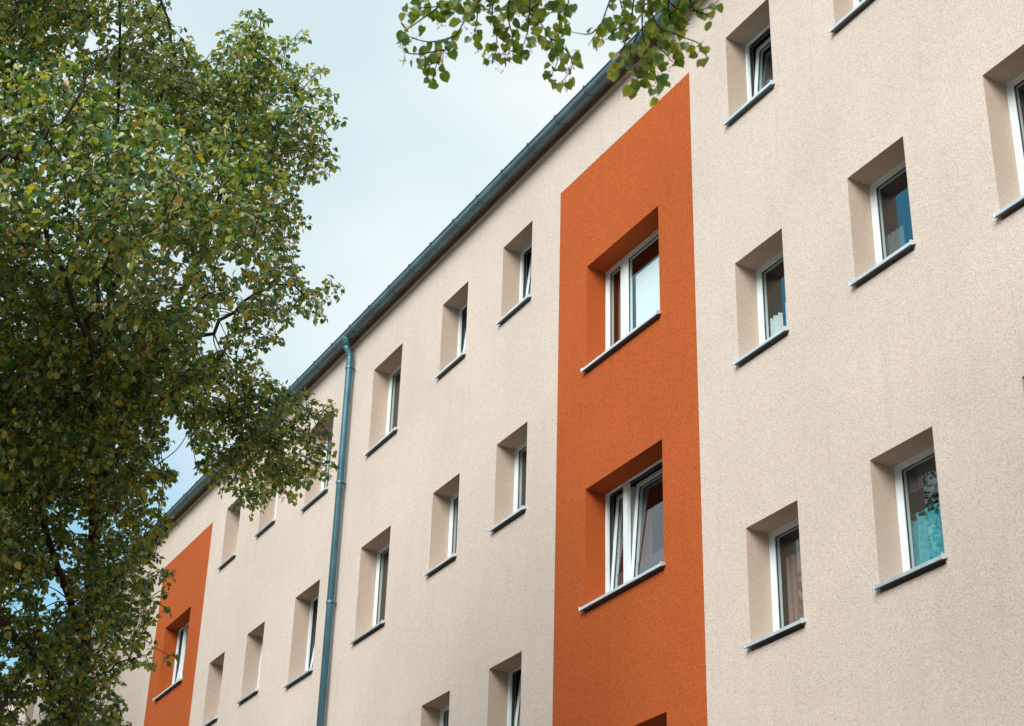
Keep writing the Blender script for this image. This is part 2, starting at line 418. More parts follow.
TILT = {('G', 1): 5.5, ('F', 1): 6, ('E', 1): 5.5, ('C', 2): 6.5, ('F', 3): 6, ('O', 2): 4.4, ('P', 1): 5}
cache = {}
def cached(fn, *a):
    k_ = (fn.__name__,) + tuple(round(x, 4) if isinstance(x, float) else x for x in a)
    if k_ not in cache: cache[k_] = fn(*a)
    return cache[k_]
WIN = {}
for c, r, uc, w, zt, h, k in wins:
    dbl = k == 'o'
    wobj = obj('window', cached(frame_mesh, w, h, dbl), building, Vector((uc, 0, zt)) - BLD)
    WIN[c, r] = (uc, zt, w, h)
    obj('sill', cached(sill_mesh, w), wobj, (0, 0, -h))
    parts = [(-w/2+FW, w/2-FW)] if not dbl else [(-w/2+FW, MUL-.036), (MUL+.036, w/2-FW)]
    for x0, x1 in parts:
        sw, sh = x1-x0+.012, h+LIFT-2*FW+.012
        tl = R(TILT.get((c, r), 0)) * (1 if x0 < 0 or not dbl else 1.0)
        loc = Vector(((x0+x1)/2, REC+.008, -h+FW-.006))
        if tl: loc.y = REC+.022
        for nm, fn in (('sash', sash_mesh), ('gasket', gasket_mesh), ('pane', pane_mesh)):
            s = obj(nm, cached(fn, sw, sh), wobj, loc); s.rotation_euler = (-tl, 0, 0)
            if tl and nm == 'sash': s['label'] = 'white sash tilted open at the top'

# curtains and blinds (hang inside the windows) ------------------------
def drape(name, u0, u1, z0, z1, mt, label, cat='curtain', y=.47, amp=.018, waves=9, scallop=0., loops=False, seed=0, taper=0.):
    rr = random.Random(seed); nx = max(24, int(waves*8)); nz = 10; mb = MB()
    ph = rr.random()*6
    def pt(i, j):
        s = i/nx; t = j/nz
        x = u0+(u1-u0)*s
        zb = z0 + (scallop*abs(math.sin(math.pi*s*waves/2)) if scallop else 0)
        z = zb + (z1-zb)*t
        a = amp*(1 - .35*t)
        yy = y + a*math.sin(2*math.pi*waves*s + ph + .8*math.sin(5*s+t)) + a*.4*math.sin(2*math.pi*waves*2.3*s + ph*2)
        x += taper*(1-t)*(s-.5)
        return (x, yy, z)
    for i in range(nx+1):
        for j in range(nz+1): mb.v.append(pt(i, j))
    for i in range(nx):
        for j in range(nz):
            a = i*(nz+1)+j; mb.f.append((a, a+nz+1, a+nz+2, a+1)); mb.mi.append(0)
    base = Vector(((u0+u1)/2, y, z0))
    mb.v = [tuple(Vector(v)-base) for v in mb.v]
    if loops:
        mb.tube([(u0-base.x-.02, 0, z1-z0+.035), (u1-base.x+.02, 0, z1-z0+.035)], .006, 6)
        nl = 8
        for q in range(nl):
            x = (u0-base.x)+(u1-u0)*(q+.5)/nl
            mb.box(x-.014, x+.014, -.012, -.008, z1-z0-.01, z1-z0+.04)
    o = obj(name, mb.mesh(name, mt, smooth=True), None, base)
    tag(o, label, cat); return o
def wbox(c, r):
    uc, zt, w, h = WIN[c, r]; return uc-w/2, uc+w/2, zt-h, zt
a, b_, z0, z1 = wbox('H', 3)
drape('cafe_curtain', a-.06, b_+.05, z0+.02, z0+.67, M['curtain_teal'], 'turquoise lace cafe curtain across the lower half of a window near the right edge', waves=7, amp=.034, y=.378, loops=True, seed=3)
drape('valance', a-.04, b_+.03, z0+.84, z1+.05, M['curtain_grey'], 'dark scalloped net valance hanging above the turquoise cafe curtain', waves=5, scallop=.07, y=.375, seed=4)
a, b_, z0, z1 = wbox('H', 2)
drape('net_curtain', a+.0, a+.26, z0+.03, z0+.62, M['curtain_grey'], 'faint grey net curtain bunched low behind the pane reflecting blue sky', waves=5, y=.38, seed=5)
a, b_, z0, z1 = wbox('G', 1)
drape('cafe_curtain', a-.12, b_+.05, z0+.0, z0+.70, M['curtain_blue'], 'blue cafe curtain behind the tilted sash of the topmost window right of the orange band', waves=7, y=.50, loops=True, seed=6)
a, b_, z0, z1 = wbox('G', 2)
drape('net_curtain', a+.02, a+.20, z0+.03, z0+.60, M['curtain_white'], 'short pale net panel standing on the left in the window with two short net panels', waves=3, amp=.025, y=.38, seed=7)
drape('net_curtain', a+.26, a+.48, z0+.03, z0+.66, M['curtain_white'], 'short pale net panel on the right in the window with two short net panels', waves=3, amp=.025, y=.38, seed=8)
a, b_, z0, z1 = wbox('G', 3)
drape('side_curtain', b_-.30, b_-.03, z0+.03, z1-.25, M['curtain_grey'], 'dark grey curtain at the right side of the lowest window beside the orange band', waves=4, y=.375, seed=9)
drape('side_curtain', a+.05, a+.48, z0+.03, z1-.22, M['curtain_brown'], 'dull brown curtain filling the left of the lowest window right of the orange band', waves=5, amp=.012, y=.40, seed=19)
a, b_, z0, z1 = wbox('D', 1)
drape('long_curtain', a+.1, b_-.02, z0+.02, z1-.02, M['curtain_brown'], 'brown curtain closed behind the top window just right of the downpipe', waves=9, amp=.012, y=.375, seed=10)
a, b_, z0, z1 = wbox('D', 2)
drape('long_curtain', a+.1, b_-.02, z0+.02, z1-.02, M['curtain_brown'], 'brown curtain closed behind the middle window just right of the downpipe', waves=9, amp=.012, y=.375, seed=11)
a, b_, z0, z1 = wbox('F', 2)
drape('long_curtain', a+.1, b_-.02, z0+.02, z1-.02, M['curtain_brown'], 'dark curtain behind the middle window next left of the tall orange band', waves=6, amp=.014, y=.375, seed=12)
a, b_, z0, z1 = wbox('C', 1)
drape('long_curtain', a+.1, b_-.02, z0+.02, z1-.02, M['curtain_grey'], 'grey curtain behind the half hidden top window just left of the downpipe', waves=7, amp=.014, y=.375, seed=13)
a, b_, z0, z1 = wbox('O', 1)
drape('window_blind', (a+b_)/2+MUL+.115, b_-.06, z0+.06, z1-.27, M['blind'], 'plain white blind over the right pane of the upper tall orange band window', 'blind', y=.345, amp=.0008, waves=4, seed=14)
drape('long_curtain', a+.08, (a+b_)/2+MUL-.03, z0+.03, z1-.03, M['curtain_brown'], 'reddish brown curtain behind the left pane of the upper window in the tall orange band', waves=6, amp=.012, y=.38, seed=15)
a, b_, z0, z1 = wbox('O', 2)
drape('long_curtain', a+.06, (a+b_)/2+MUL-.05, z0+.03, z1-.25, M['curtain_brown'], 'reddish brown curtain behind the left tilted sash of the lower orange band window', waves=6, amp=.012, y=.62, seed=16)
a, b_, z0, z1 = wbox('P', 1)
drape('long_curtain', a+.12, b_-.04, z0+.03, z1-.1, M['curtain_white'], 'pale net curtain behind the window in the distant orange band', waves=10, amp=.012, y=.62, seed=17)

# ------------------------------------------------------------------ linden trees
HALF = [(.30, -.08, .05), (.52, .20, .10), (.46, .55, .08), (.17, .86, .0)]
LEAF = np.array([(0, 0, 0)] + [(-x, y, z) for x, y, z in HALF] + [(0, 1.03, -.12)] + [(x, y, z) for x, y, z in reversed(HALF)], float)
LF = [(0, 5, 4, 3, 2, 1), (0, 9, 8, 7, 6, 5)]
HALF2 = [(.10, -.07, .02), (.28, -.10, .05), (.44, .0, .09), (.53, .20, .11), (.52, .42, .10), (.42, .64, .06), (.24, .82, .01), (.09, .93, -.04)]
LEAF2 = np.array([(0, 0, 0)] + [(-x, y, z) for x, y, z in HALF2] + [(0, 1.07, -.13)] + [(x, y, z) for x, y, z in reversed(HALF2)], float)
LF2 = [tuple([0, 9] + list(range(8, 0, -1))), tuple([0] + list(range(17, 8, -1)))]
BR = np.array([(-.10, 0, 0), (.10, 0, 0), (.13, .55, .10), (.06, 1, -.02), (-.06, 1, -.02), (-.13, .55, .10)], float)
BF = [(0, 1, 2, 5), (5, 2, 3, 4)]

class Crown:
    def __init__(s): s.P = []; s.A = []; s.N = []; s.L = []; s.K = []
    def leaf(s, p, axis, nrm, size, kind=0):
        s.P.append(p); s.A.append(axis); s.N.append(nrm); s.L.append(size); s.K.append(kind)
    def mesh(s, name):
        P = np.array(s.P); A = np.array(s.A); Nn = np.array(s.N); Lz = np.array(s.L)[:, None]; K = np.array(s.K)
        A /= np.linalg.norm(A, axis=1, keepdims=True)
        Nn = Nn - A*(Nn*A).sum(1, keepdims=True); Nn /= np.linalg.norm(Nn, axis=1, keepdims=True)+1e-9
        X = np.cross(A, Nn)
        V = []; loops = []; starts = []; mi = []; off = 0; ls = 0
        for kind, T, F in ((0, LEAF, LF), (1, BR, BF), (2, LEAF2, LF2)):
            q = np.where(K == kind)[0]
            if len(q) == 0: continue
            v = P[q][:, None, :] + Lz[q][:, None, :]*(X[q][:, None, :]*T[None, :, :1] + A[q][:, None, :]*T[None, :, 1:2] + Nn[q][:, None, :]*T[None, :, 2:])
            V.append(v.reshape(-1, 3))
            base = off + np.arange(len(q))*len(T)
            for f in F:
                loops.append((base[:, None] + np.array(f)[None]).reshape(-1)); m_ = len(f)
                starts.append(ls + np.arange(len(q))*m_); ls += len(q)*m_; mi.append(np.full(len(q), kind))
            off += len(q)*len(T)
        V = np.concatenate(V); loops = np.concatenate(loops); starts = np.concatenate(starts); mi = np.concatenate(mi)
        me = bpy.data.meshes.new(name)
        me.vertices.add(len(V)); me.vertices.foreach_set('co', V.reshape(-1).astype(np.float32))
        me.loops.add(len(loops)); me.loops.foreach_set('vertex_index', loops.astype(np.int32))
        me.polygons.add(len(starts)); me.polygons.foreach_set('loop_start', starts.astype(np.int32))
        me.materials.append(M['leaf']); me.materials.append(M['bract']); me.materials.append(M['leaf_near'])
        me.polygons.foreach_set('material_index', mi.astype(np.int32))
        me.update(calc_edges=True); me.validate()
        return me

def unit(v): return v/(np.linalg.norm(v)+1e-9)
FACE = None                                          # outward direction of the crown where leaves are being set
def leaves_along(cr, pts, spacing, size, bract=.15, spread=1.):
    """alternate drooping leaves on short stalks along a twig"""
    side = 1
    for a, b in zip(pts[:-1], pts[1:]):
        a = np.array(a); b = np.array(b); ln = np.linalg.norm(b-a); n = max(1, int(ln/spacing))
        d = unit(b-a)
        for i in range(n):
            p = a+(b-a)*((i+rng.random())/n)
            out = unit(np.cross(d, (0, 0, 1.)) + rng.normal(0, .25, 3))*side; side = -side
            ax = unit(out*.75*spread + d*.45 + np.array((0, 0, -.55)) + rng.normal(0, .38, 3))
            nr = unit(np.array((0, 0, .55)) + out*.25 + (FACE*.75 if FACE is not None else 0) + rng.normal(0, .5, 3))
            L = size*rng.uniform(.62, 1.2)
            st = p + unit(out*.8+np.array((0, 0, -.2)))*L*.45
            cr.leaf(st, ax, nr, L)
            if rng.random() < bract:
                ax2 = unit(np.array((0, 0, -.8)) + rng.normal(0, .5, 3))
                cr.leaf(p+rng.normal(0, .02, 3), ax2, rng.normal(0, 1, 3), size*rng.uniform(.8, 1.15), 1)
    # terminal leaf
    b = np.array(pts[-1]); cr.leaf(b, unit(unit(b-np.array(pts[-2])) + np.array((0, 0, -.4))), rng.normal(0, .5, 3)+np.array((0, 0, .8)), size)

def clump(cr, wood, c, rad, n, size, bract, lspace=.04, face_from=None):
    c = np.array(c)
    global FACE
    FACE = unit(c - np.array(face_from)) if face_from is not None else None
    for _ in range(n):
        d = unit(rng.normal(0, 1, 3)*np.array((1, 1, .8)))
        s = c + d*rad*rng.uniform(0, .35)
        e = c + d*rad*rng.uniform(.55, 1.0) + np.array((0, 0, -.12*rad))
        mid = (s+e)/2 + np.array((0, 0, .10*rad)) + rng.normal(0, .04, 3)*rad
        pts = [s, mid, e]
        leaves_along(cr, pts, lspace, size, bract)
        if rng.random() < .6: wood.tube(pts, [.005, .004, .002], 3, cap=False)

def inside(poly, x, y):
    r = False; n = len(poly); j = n-1
    for i in range(n):
        xi, yi = poly[i]; xj, yj = poly[j]
        if (yi > y) != (yj > y) and x < (xj-xi)*(y-yi)/(yj-yi)+xi: r = not r
        j = i
    return r
def edge_dist(poly, x, y):
    best = 1e9
    for (x0, y0), (x1, y1) in zip(poly, poly[1:]+poly[:1]):
        dx, dy = x1-x0, y1-y0; t = max(0, min(1, ((x-x0)*dx+(y-y0)*dy)/(dx*dx+dy*dy+1e-9)))
        best = min(best, math.hypot(x-x0-t*dx, y-y0-t*dy))
    return best

def smooth_path(pts, n=4):
    P = [Vector(p) for p in pts]; out = []
    for i in range(len(P)-1):
        p0, p1, p2, p3 = P[max(i-1, 0)], P[i], P[i+1], P[min(i+2, len(P)-1)]
        for k_ in range(n):
            t = k_/n
            out.append(.5*((2*p1)+(p2-p0)*t+(2*p0-5*p1+4*p2-p3)*t*t+(3*p1-p0-3*p2+p3)*t**3))
    out.append(P[-1]); return out

# --- the big linden on the left: the extent of its crown as seen from the camera, then given depth
crown_poly = [(-330, -260), (120, -230), (160, -40), (166, 0), (176, 30), (203, 58), (220, 40), (236, 22), (250, 12), (262, 18), (266, 34), (300, 30), (304, 40), (286, 46), (284, 62), (326, 66), (324, 76),
              (312, 84), (332, 92), (336, 106), (344, 122), (328, 130), (330, 156), (338, 166), (320, 178), (300, 186), (300, 204), (312, 226), (302, 244),
              (306, 262), (336, 284), (326, 296), (318, 300), (324, 316), (290, 322), (282, 340), (264, 344), (246, 358), (268, 366), (290, 384), (336, 406), (330, 420), (318, 426), (330, 430), (332, 470), (312, 484), (296, 496), (270, 500), (250, 512), (238, 508), (228, 486), (206, 476), (192, 450), (186, 424), (170, 410),
              (166, 430), (172, 460), (178, 482), (166, 506), (172, 520), (158, 548), (168, 574), (150, 590), (156, 618), (148, 640), (172, 658), (150, 668), (124, 668), (118, 690), (128, 726), (120, 800), (-330, 800)]
lobe_gap = [((338, 250), 40), ((305, 350), 26), ((205, 20), 22), ((312, 205), 12), ((186, 500), 20), ((55, 592), 12), ((8, 662), 9), ((30, 712), 12), ((80, 524), 7), ((92, 640), 7), ((185, 455), 14), ((70, 50), 8), ((95, 40), 8), ((120, 30), 7), ((165, 125), 5), ((230, 265), 10), ((212, 335), 12), ((225, 310), 9), ((245, 290), 8), ((35, 205), 5), ((170, 145), 6)]
def gap_dist(x, y): return min(math.hypot(x-a, y-b)-r_ for (a, b), r_ in lobe_gap)
BOUGHS = [  # x, y, half width, half height (pixels), distance of the middle, bulge towards the viewer (m)
    (95, 190, 150, 85, 13.4, 1.3), (20, 110, 90, 60, 13.8, 1.0), (150, 262, 110, 60, 13.7, 1.0), (60, 30, 90, 55, 15.0, .9), (140, 62, 75, 45, 15.2, .8), (235, 60, 60, 55, 15.9, .9),
    (290, 120, 62, 60, 15.8, 1.0), (205, 118, 60, 34, 15.5, .7), (285, 235, 55, 60, 16.0, .8), (225, 215, 50, 60, 16.4, .5), (60, 330, 110, 60, 14.6, .8), (250, 320, 60, 40, 16.2, .7), (180, 360, 70, 50, 15.6, .8),
    (280, 425, 70, 55, 16.9, 1.0), (210, 450, 45, 55, 17.0, .6), (120, 440, 75, 75, 15.5, .9), (30, 450, 80, 70, 15.0, .9), (110, 540, 70, 55, 15.8, .8), (30, 560, 70, 55, 15.4, .8), (125, 620, 60, 45, 15.9, .8),
    (50, 650, 60, 45, 15.7, .7), (105, 705, 60, 40, 15.9, .7), (20, 720, 50, 35, 15.8, .6), (-120, 150, 140, 200, 14.0, 1.2), (-130, 480, 130, 180, 14.6, 1.2), (40, -130, 160, 100, 15.2, 1.2)]
def depth0(x, y):
    best = 17.2 if x > 0 and y > 0 else 15.5
    for bx, by, rx, ry, dm, hb in BOUGHS:
        q = ((x-bx)/rx)**2+((y-by)/ry)**2
        if q < 1: best = min(best, dm-hb*math.sqrt(1-q)*1.15)
        elif q < 1.5: best = min(best, dm+.5)
    return best
linden = empty('linden_tree', (at(75, 726, 16).x, at(75, 726, 16).y, GROUND), 'large leafy linden tree filling the left side in front of the facade', 'tree')
LB = Vector(linden.location)
cr = Crown(); wood = MB(); limb = MB()
T = at(75, 726, 16); nodes = []
def add_limb(pts, r0, r1, n=5):
    p = smooth_path(pts, n); m_ = len(p)
    p = [q + Vector(rng.normal(0, .02, 3)) if 0 < i < m_-1 else q for i, q in enumerate(p)]
    rad = [r0+(r1-r0)*(i/(m_-1))**.8 for i in range(m_)]
    limb.tube(p, rad, 8); nodes.extend((q, r_) for q, r_ in zip(p[2:], rad[2:]))
    return p
trunk_pts = [Vector((T.x-.05, T.y, GROUND-.1)), Vector((T.x+.05, T.y-.03, GROUND+1.2)), Vector((T.x-.02, T.y, 2.2)), T, at(86, 640, 16), at(98, 520, 16.2), at(104, 380, 16.2), at(114, 200, 15.8), at(120, 20, 15), at(110, -160, 15.2)]
p = smooth_path(trunk_pts, 6); m_ = len(p)
limb.tube(p, [.19 if i == 0 else max(.012, .08*(1-i/m_)**1.0) for i in range(m_)], 12); nodes.extend((q, .08) for q in p[18:])
add_limb([at(74, 735, 16), at(50, 670, 15.5), at(20, 638, 15.1), at(-30, 598, 14.7), at(-120, 540, 14.2)], .05, .02)
add_limb([at(84, 640, 16), at(40, 520, 15), at(0, 420, 14), at(-60, 300, 13.3), at(-110, 120, 13)], .035, .014)
add_limb([at(90, 600, 15.9), at(95, 420, 14.6), at(75, 300, 13.4), at(20, 180, 12.9)], .04, .014)
add_limb([at(-60, 300, 13.3), at(-10, 172, 12.7), at(22, 152, 12.6), at(60, 124, 12.5), at(92, 72, 12.5)], .028, .008)
add_limb([at(88, 330, 13.8), at(108, 262, 12.9), at(130, 240, 12.8), at(172, 216, 12.9)], .018, .006)
add_limb([at(105, 450, 15.3), at(150, 360, 15.2), at(200, 250, 15.3), at(240, 130, 15.6), at(255, 40, 15.8)], .05, .010)
add_limb([at(150, 360, 15.2), at(210, 330, 15.4), at(260, 290, 15.6), at(310, 290, 15.8)], .028, .006)
add_limb([at(210, 230, 15.3), at(262, 170, 15.6), at(320, 130, 15.9)], .022, .006)
add_limb([at(103, 480, 15.4), at(160, 400, 16), at(220, 380, 16.4), at(280, 405, 16.6), at(325, 415, 16.7)], .035, .006)
add_limb([at(220, 380, 16.4), at(240, 430, 16.5), at(235, 480, 16.6)], .014, .004)
add_limb([at(190, 390, 16.2), at(195, 430, 16.3), at(196, 468, 16.3)], .010, .003)
add_limb([at(92, 590, 15.9), at(120, 580, 15.8), at(150, 600, 15.8)], .02, .005)
add_limb([at(80, 690, 16), at(110, 668, 15.8), at(150, 655, 15.7)], .016, .004)
add_limb([at(118, 200, 15), at(150, 120, 14.8), at(175, 60, 14.9), at(150, -30, 15)], .03, .008)
add_limb([at(110, 300, 15.1), at(170, 200, 14.2), at(190, 120, 14.2)], .03, .008)
add_limb([at(100, 520, 15.6), at(140, 470, 15.6), at(162, 470, 15.7)], .018, .004)
add_limb([at(-40, 760, 14.8), at(0, 706, 14.9), at(18, 698, 14.9)], .035, .02)
clumps = []
for layer, (dd, sp, rmax) in enumerate(((0, 25, 34), (.55, 30, 38), (1.3, 36, 46), (2.3, 44, 54))):
    pts = []
    tries = 0
    while tries < 9000:
        tries += 1
        x = random.uniform(-330, 350); y = random.uniform(-260, 800)
        out = x < -40 or y < -40 or y > 770
        if out and layer in (1, 3): continue
        if not inside(crown_poly, x, y): continue
        e = edge_dist(crown_poly, x, y); gd = gap_dist(x, y)
        if gd < 4: continue
        low = y > 480 and x < 190
        if low and random.random() < .1: continue
        if x > 215 and y > 350 and layer >= 2: continue
        if x > 290 and layer >= 2: continue
        if layer == 3 and (x > 215 or low): continue
        if y > 670 and x < 60 and not out and random.random() < .35: continue
        rad = min(rmax, max(9, e*1.0), max(9, gd*1.25)) * (1.9 if out else 1)
        s_ = max(10, sp*rad/rmax*(1.0))
        if any((x-a)**2+(y-b)**2 < (.5*(s_+q))**2 for a, b, q in pts): continue
        pts.append((x, y, s_)); d = depth0(x, y)+dd+random.uniform(-.18, .18)
        clumps.append((x, y, d, rad*d/FPX, out))
# extra tips that stick out of the silhouette
for x, y, r_ in ((303, 33, 8), (322, 70, 7), (340, 122, 8), (333, 286, 13), (318, 292, 14), (322, 302, 10), (250, 14, 9), (262, 16, 6), (330, 100, 10), (334, 166, 7), (322, 314, 8), (333, 408, 9), (327, 430, 8), (328, 470, 10), (256, 508, 9),
                 (236, 505, 8), (222, 490, 8), (200, 470, 8), (196, 445, 8), (190, 430, 7), (168, 612, 6), (165, 590, 6), (170, 656, 8), (168, 575, 7), (100, 705, 12), (120, 712, 9), (82, 712, 14), (20, 690, 10), (10, 716, 9), (45, 650, 8), (60, 600, 8)):
    d = depth0(x, y)+.3; clumps.append((x, y, d, r_*d/FPX, False))
T0 = Vector(T)
clumps.sort(key=lambda c: (at(c[0], c[1], c[2])-T0).length)
for x, y, d, rad, out in clumps:
    c = at(x, y, d)
    best = min(nodes, key=lambda nr: (nr[0]-c).length + (.0 if nr[1] > .006 else .15))
    q, r_ = best; ln = (q-c).length
    if ln > .05:
        mid = (q+c)/2 + Vector((0, 0, .10*ln)) + Vector(rng.normal(0, .06*ln, 3))
        r1 = min(r_*.7, .004+.008*ln)
        path = smooth_path([q, mid, c], 3)
        wood.tube(path, [r1+(.004-r1)*(i/(len(path)-1)) for i in range(len(path))], 4, cap=False)
        nodes.append((mid, .006)); nodes.append((c, .005))
    dens = 74 if not out else 50
    n = max(3, int(dens*(rad/.42)**2*(.8 if rad > .2 else 1.3)))
    n = int(n*random.choice((.55, .8, 1, 1.1)))
    lsz = .066 if out else (.054 if d < 14.2 else .046)
    if not out: n = int(n*(.052/lsz)**2*(1.3 if x > 215 else 1.0)*(1.4 if 340 < y < 500 else 1.12 if y > 500 else 1.0))
    clump(cr, wood, c, rad, max(3, n//2), lsz, .38 if y < 330 else .14, .034 if not out else .075, (T.x-1.5, T.y+1.2, c.z-1.2))
def shift(mb, base): mb.v = [(v[0]-base.x, v[1]-base.y, v[2]-base.z) for v in mb.v]; return mb
tr_o = obj('trunk', shift(limb, LB).mesh('trunk', M['bark'], smooth=True), linden)
obj('twigs', shift(wood, LB).mesh('twigs', M['bark'], smooth=True), linden)
obj('crown', cr.mesh('crown'), linden, -LB)
print('linden leaves', len(cr.P), 'clumps', len(clumps))

# --- the second linden: trunk out of the picture, a limb reaches overhead and hangs into its top edge
SB = Vector((-1.2, -4.6, GROUND))
linden2 = empty('linden_tree', SB, 'overhanging linden branch with round leaves at the top edge above the tall orange band', 'tree')
cr2 = Crown(); wood2 = MB(); limb2 = MB(); nuts = MB()
tp = smooth_path([SB-Vector((0, 0, .1)), SB+Vector((.05, .03, 1.5)), SB+Vector((-.05, 0, 4.5)), SB+Vector((-.2, -.05, 7.2)), SB+Vector((-.1, 0, 10.5)), SB+Vector((0, .1, 13))], 6)
limb2.tube(tp, [.20]+[max(.02, .17*(1-i/len(tp))) for i in range(1, len(tp))], 12)
A1 = [SB+Vector((-.15, -.05, 6.4)), at(900, -260, 7.5), at(760, -150, 8.8), at(640, -75, 9.6), at(520, -60, 10.1), at(440, -70, 10.5)]
pa = smooth_path(A1, 5); limb2.tube(pa, [.075+(.012-.075)*(i/(len(pa)-1))**.7 for i in range(len(pa))], 8)
A2 = [SB+Vector((-.1, 0, 8)), at(820, -380, 8.5), at(680, -260, 9.8), at(560, -200, 10.6)]
pb = smooth_path(A2, 5); limb2.tube(pb, [.06+(.012-.06)*(i/(len(pb)-1))**.7 for i in range(len(pb))], 8)
tw = [([(420, -66), (424, -10), (416, 14)], 10.3, 6), ([(500, -60), (516, -8), (530, 10)], 10.1, 6), ([(470, -60), (462, -12), (450, 14)], 10.2, 6), ([(530, -62), (524, -14), (510, 4), (500, 10)], 10, 6), ([(660, -88), (655, -12), (640, 10)], 9.4, 6),
      ([(500, -62), (474, 0), (456, 36), (438, 60), (433, 86)], 10.1, 10), ([(456, 36), (428, 42), (398, 32)], 10.1, 5), ([(444, 50), (418, 54), (403, 52)], 10.0, 4), ([(438, 62), (424, 66)], 10.05, 3),
      ([(476, -8), (440, 6), (402, 8)], 10.2, 8), ([(440, 6), (418, 22), (398, 36)], 10.2, 6), ([(486, -66), (478, 10), (474, 40)], 10.0, 7), ([(500, -62), (492, 12), (497, 42), (486, 62)], 9.9, 8),
      ([(520, -60), (508, 10), (512, 40), (494, 62)], 10.0, 9), ([(515, 30), (508, 55)], 10.0, 3), ([(540, -64), (530, 0), (545, 30), (558, 56), (549, 80)], 10.1, 10), ([(548, 36), (566, 50), (572, 66), (562, 82)], 10.15, 8),
      ([(530, 0), (528, 30), (522, 48)], 9.9, 6), ([(560, -66), (556, 0), (562, 28), (548, 44)], 10.0, 8), ([(460, -66), (450, 0), (432, 16)], 10.3, 6), ([(500, -30), (480, 0), (462, 8)], 10.1, 6),
      ([(520, -40), (510, 0), (490, 14)], 10.1, 6), ([(545, -30), (540, 2), (520, 14)], 9.9, 6), ([(575, -60), (568, 4), (556, 12)], 10, 5),
      ([(640, -74), (610, 0), (601, 24), (588, 46)], 9.7, 4), ([(601, 24), (590, 34), (572, 32)], 9.7, 0), ([(640, -70), (632, 16), (624, 46), (612, 68), (606, 74)], 9.6, 10),
      ([(660, -90), (642, 20), (652, 60), (660, 94)], 9.4, 11), ([(650, -84), (652, 14), (676, 34), (700, 44), (708, 60)], 9.3, 10), ([(680, -100), (690, 0), (706, 14), (712, 20)], 9.3, 7),
      ([(650, -80), (668, 0), (700, 10), (722, -2)], 9.35, 7), ([(640, 30), (630, 56), (640, 76)], 9.5, 7), ([(652, 50), (640, 74), (634, 84)], 9.45, 6), ([(646, 36), (664, 52), (672, 62)], 9.4, 6),
      ([(632, 16), (616, 30), (606, 40)], 9.6, 6), ([(668, 0), (672, 24), (690, 24)], 9.35, 6), ([(620, -66), (620, 0), (630, 20)], 9.6, 6), ([(676, -90), (680, 0), (660, 16)], 9.4, 6)]
for pl, d, nl in tw:
    dj = d + random.uniform(-.15, .15)
    pts = [at(x, y, dj + random.uniform(-.08, .08)) for x, y in pl]
    sm = smooth_path(pts, 4)
    wood2.tube(sm, [.0065+(.0018-.0065)*(i/(len(sm)-1)) for i in range(len(sm))], 5)
    P = np.array([tuple(q) for q in sm]); seg = np.linalg.norm(np.diff(P, axis=0), axis=1); cum = np.concatenate([[0], np.cumsum(seg)]); tot = cum[-1]
    n = int(nl*2.7); side = 1
    vis0 = .25 if pl[0][1] < -20 else .05
    for i in range(n):
        t = (vis0+(1-vis0)*(i+rng.random()*.8)/max(1, n))*tot; j = min(len(seg)-1, np.searchsorted(cum, t)-1 if t > 0 else 0)
        p = P[j]+(P[j+1]-P[j])*((t-cum[j])/(seg[j]+1e-9)); d_ = unit(P[j+1]-P[j])
        out = unit(np.cross(d_, unit(rng.normal(0, 1, 3))))*1.0
        st = p + unit(out+np.array((0, 0, -.5)))*rng.uniform(.025, .05)
        wood2.tube([p, st], .0011, 3, cap=False)
        ax = unit(out*.5+np.array((0, 0, -.75))+rng.normal(0, .3, 3))
        nr = unit(np.array((.55, -.55, -.15))+rng.normal(0, .42, 3))
        cr2.leaf(st, ax, nr, rng.uniform(.038, .066), 2)
        if rng.random() < .25:
            # nutlets on their stalk
            q = p + np.array((rng.normal(0, .02), rng.normal(0, .02), -rng.uniform(.05, .10)))
            wood2.tube([p, q], .0008, 3, cap=False)
            for _ in range(3):
                z = q+rng.normal(0, .012, 3); wood2.tube([q, z], .0007, 3, cap=False)
                nuts.tube([z-np.array((0, 0, .004)), z-np.array((0, 0, .002)), z+np.array((0, 0, .002)), z+np.array((0, 0, .004))], [.0015, .0038, .0038, .0015], 6)
# rest of that crown, above and beside the picture
nodes2 = [q for q in pa+pb+tp[14:]]
for _ in range(70):
    b0 = random.choice(nodes2[4:]); c = b0 + Vector(rng.normal(0, .8, 3)) + Vector((0, 0, .5))
    v = c-CAM; zc = v.dot(cam_f)
    if zc > 0:
        sx = CW/2+FPX*v.dot(cam_r)/zc; sy = CH/2-FPX*v.dot(cam_u)/zc
        if -120 < sx < CW+150 and sy > -105: continue
    wood2.tube(smooth_path([b0, (b0+c)/2+Vector((0, 0, .1)), c], 3), .007, 4, cap=False)
    clump(cr2, wood2, c, .42, 16, .08, .05, .07)
obj('trunk', shift(limb2, SB).mesh('trunk', M['bark'], smooth=True), linden2)
obj('twigs', shift(wood2, SB).mesh('twigs', M['bark'], smooth=True), linden2)
obj('crown', cr2.mesh('crown'), linden2, -SB)
nuo = obj('nutlets', shift(nuts, SB).mesh('nutlets', M['nutlet'], smooth=True), linden2); nuo['kind'] = 'stuff'

